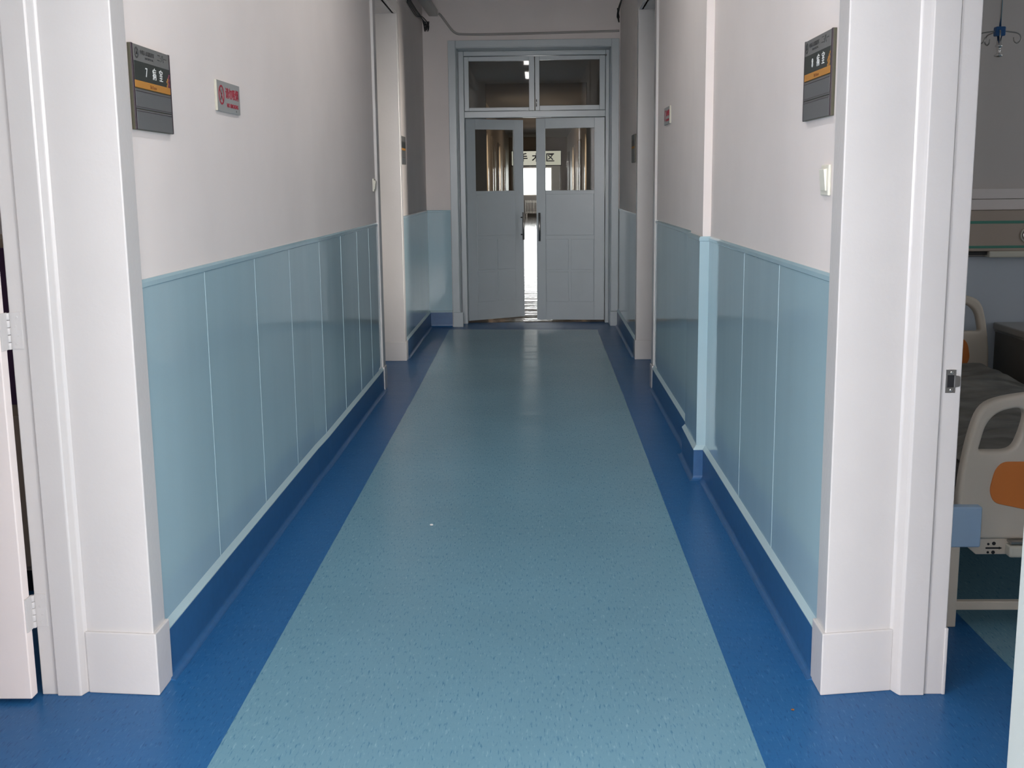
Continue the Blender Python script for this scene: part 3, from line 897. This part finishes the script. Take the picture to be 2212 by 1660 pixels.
bm = NB(); box(bm, -.975, .975, -.036, -.028, -.275, .275); obj('sign_face', bm, M['signboard'], t)
for ch, x in (('手', -.52), ('术', .0), ('区', .545)):
    text_part('lettering', ch, M['navyink'], t, x, .0, .36, -.037, bold=.008)
# end wall with window
wx0, wx1, wz0, wz1 = -.71, .62, .92, 2.14
bm = NB()
for (a, b, c, d) in ((WX0, wx0, 0, ZF), (wx1, WX1, 0, ZF), (wx0, wx1, 0, wz0), (wx0, wx1, wz1, ZF)):
    box(bm, a, b, FE, FE+.3, c, d)
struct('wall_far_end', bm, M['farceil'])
r = empty('window_3', ((wx0+wx1)/2, FE+.1, wz0)); r['kind'] = 'structure'
bm = NB(); hw = (wx1-wx0)/2; hh = wz1-wz0
for (a, b, c, d) in ((-hw, -hw+.04, 0, hh), (hw-.04, hw, 0, hh), (-hw+.04, hw-.04, 0, .04), (-hw+.04, hw-.04, hh-.04, hh)):
    box(bm, a, b, -.03, .03, c, d)
obj('window_frame', bm, M['fargloss'], r)
bm = NB(); box(bm, -hw+.04, hw-.04, -.003, .003, .04, hh-.04); obj('pane', bm, M['glass'], r)
# radiator
t = thing('radiator', 'ribbed pale radiator under the bright window at the far end', 'radiator', (-.09, FE-.14, .15))
for k in range(14):
    bm = NB(); x = -.44+k*.066
    box(bm, x-.016, x+.016, -.06, .06, 0, .58)
    obj('radiator_fin', bm, M['radiator'], t, bevel=.008)
for z in (.06, .50):
    bm = NB(); tube(bm, [(-.46, 0, z), (.44, 0, z)], .022, 10); obj('header_pipe', bm, M['radiator'], t)
for x in (-.4, .37):
    bm = NB(); box(bm, x-.02, x+.02, -.04, .04, -.2, 0); obj('foot', bm, M['radiator'], t)

# crumbs on the floor
def crumb(label, x, y, r, m, seed):
    bm = NB(); bmesh.ops.create_icosphere(bm, subdivisions=2, radius=r)
    for v in bm.verts:
        v.co *= 1+.35*noise.noise(v.co*(1.6/r)+Vector((seed, 0, 0))); v.co.z = v.co.z*.45
    lo = min(v.co.z for v in bm.verts)
    o = obj('crumb', bm, m); o.location = (x, y, -lo)
    tag(o, label, 'crumb')
crumb('tiny white crumb on the teal middle of the floor', -.469, 4.695, .0075, M['white_ink'], 1)
crumb('tiny brown crumb on the dark blue floor in front of the right pillar', .698, 2.956, .0045, M['signink2'], 5)

# ------------------------------------------------------------------ camera
f, pt, yw, rl = 2446.13, .1753, .0244, .0110
cy_, sy_, cp, sp = math.cos(yw), math.sin(yw), math.cos(pt), math.sin(pt)
r_ = Vector((cy_, sy_, 0)); fw = Vector((-sy_, cy_, 0))
F = fw*cp + Vector((0, 0, -sp)); U = fw*sp + Vector((0, 0, cp))
R2 = r_*math.cos(rl) - U*math.sin(rl); U2 = r_*math.sin(rl) + U*math.cos(rl)
cam = bpy.data.cameras.new('camera'); co = bpy.data.objects.new('camera', cam); C.objects.link(co)
co.matrix_world = Matrix((( R2.x, U2.x, -F.x, 0), (R2.y, U2.y, -F.y, 0), (R2.z, U2.z, -F.z, 1.45), (0, 0, 0, 1)))
cam.sensor_width = 36; cam.lens = f/2212*36; cam.clip_start = .05; cam.clip_end = 200
scn.camera = co

# ------------------------------------------------------------------ lights
def area(name, loc, target, sx, sy, power, col=(1, 1, 1), spread=PI):
    l = bpy.data.lights.new(name, 'AREA'); l.shape = 'RECTANGLE'; l.size = sx; l.size_y = sy
    l.energy = power; l.color = col; l.spread = spread
    o = bpy.data.objects.new(name, l); C.objects.link(o); o.location = loc
    d = Vector(target)-Vector(loc)
    o.rotation_euler = d.to_track_quat('-Z', 'Y').to_euler()
    return o
# camera flash
l = bpy.data.lights.new('camera_flash', 'POINT'); l.energy = 14; l.shadow_soft_size = .02; l.color = (1, .98, .96)
o = bpy.data.objects.new('camera_flash', l); C.objects.link(o); o.location = (.05, .02, 1.52)
# fill through the unseen hall windows, added to light the corridor
area('hall_fill_behind', (-.1, HY0-.05, 2.47), (-.1, 8, .9), 2.5, 1.5, 78, (1, .97, .96), math.radians(100))
area('hall_fill_left', (HX0-.05, -1.5, 1.75), (0, -1.5, 1.5), 3.7, 1.8, 330, (1, .96, .94))
area('hall_fill_right', (HX1+.05, -1.5, 1.75), (0, -1.5, 1.5), 3.7, 1.8, 330, (1, .94, .91))
# fill lights added inside the side rooms, whose outer walls are solid
area('fill_light_right_ward', (5.05, 3.3, 1.7), (0, 3.3, 1.5), 2.1, 1.5, 11, (.9, .95, 1))
area('fill_light_left_ward', (-5.15, 3.3, 1.7), (0, 3.3, 1.5), 2.1, 1.5, 8, (1, .95, .93))
area('fill_beam_far_room', (4.4, 8.0, 1.5), (-1.3, 9.25, 1.4), .5, 2.2, 5, (1, .93, .85), math.radians(16))  # narrow beam added to brighten the far left reveal
# far end of the next corridor
area('window_light_far_end', ((wx0+wx1)/2, FE+.28, (wz0+wz1)/2), ((wx0+wx1)/2, 0, 1.3), wx1-wx0-.02, wz1-wz0-.02, 60, (.96, .97, 1))
for (x, y, t_) in ((-1.43, 25.2, 1), (1.45, 27.0, -1), (-1.43, 33.6, 1), (1.45, 36.9, -1)):
    area('side_fill_light', (x, y, 1.6), (x+t_*2, y, 1.4), 1.0, 1.6, 15, (1, .80, .60))  # warm fill added in the door recesses
area('side_fill_light', (-1.1, 48.4, 1.7), (1.1, 48.4, .8), 1.2, 1.8, 40, (.85, .92, 1))  # cool fill added to brighten radiator and floor, no door here

# unseen ceiling lamps, added as fill for the side walls
for k, (y, p) in enumerate(((3.5, 9.5), (5.9, 8.5))):
    t = thing('added_fill_lamp', ('added fill lamp nearest the front, above the corridor between the room signs', 'added fill lamp above the middle of the corridor, beyond the first lamp')[k], 'lamp', (-.15, y, ZC), 0, 'added fill lamps of the corridor')
    bm = NB(); box(bm, -.07, .07, -.62, .62, -.05, 0); obj('housing', bm, M['trunking'], t, bevel=.004)
    area('corridor_fill', (-.15, y, ZC-.056), (-.15, y, 0), .11, 1.2, p, (1, .97, .94))

w = bpy.data.worlds.new('world'); scn.world = w; w.use_nodes = True
w.node_tree.nodes['Background'].inputs['Color'].default_value = (.95, .96, 1, 1)
w.node_tree.nodes['Background'].inputs['Strength'].default_value = 4.0

vs = scn.view_settings
vs.view_transform = 'Standard'; vs.look = 'None'; vs.gamma = 1; vs.use_curve_mapping = False
vs.exposure = 0.35
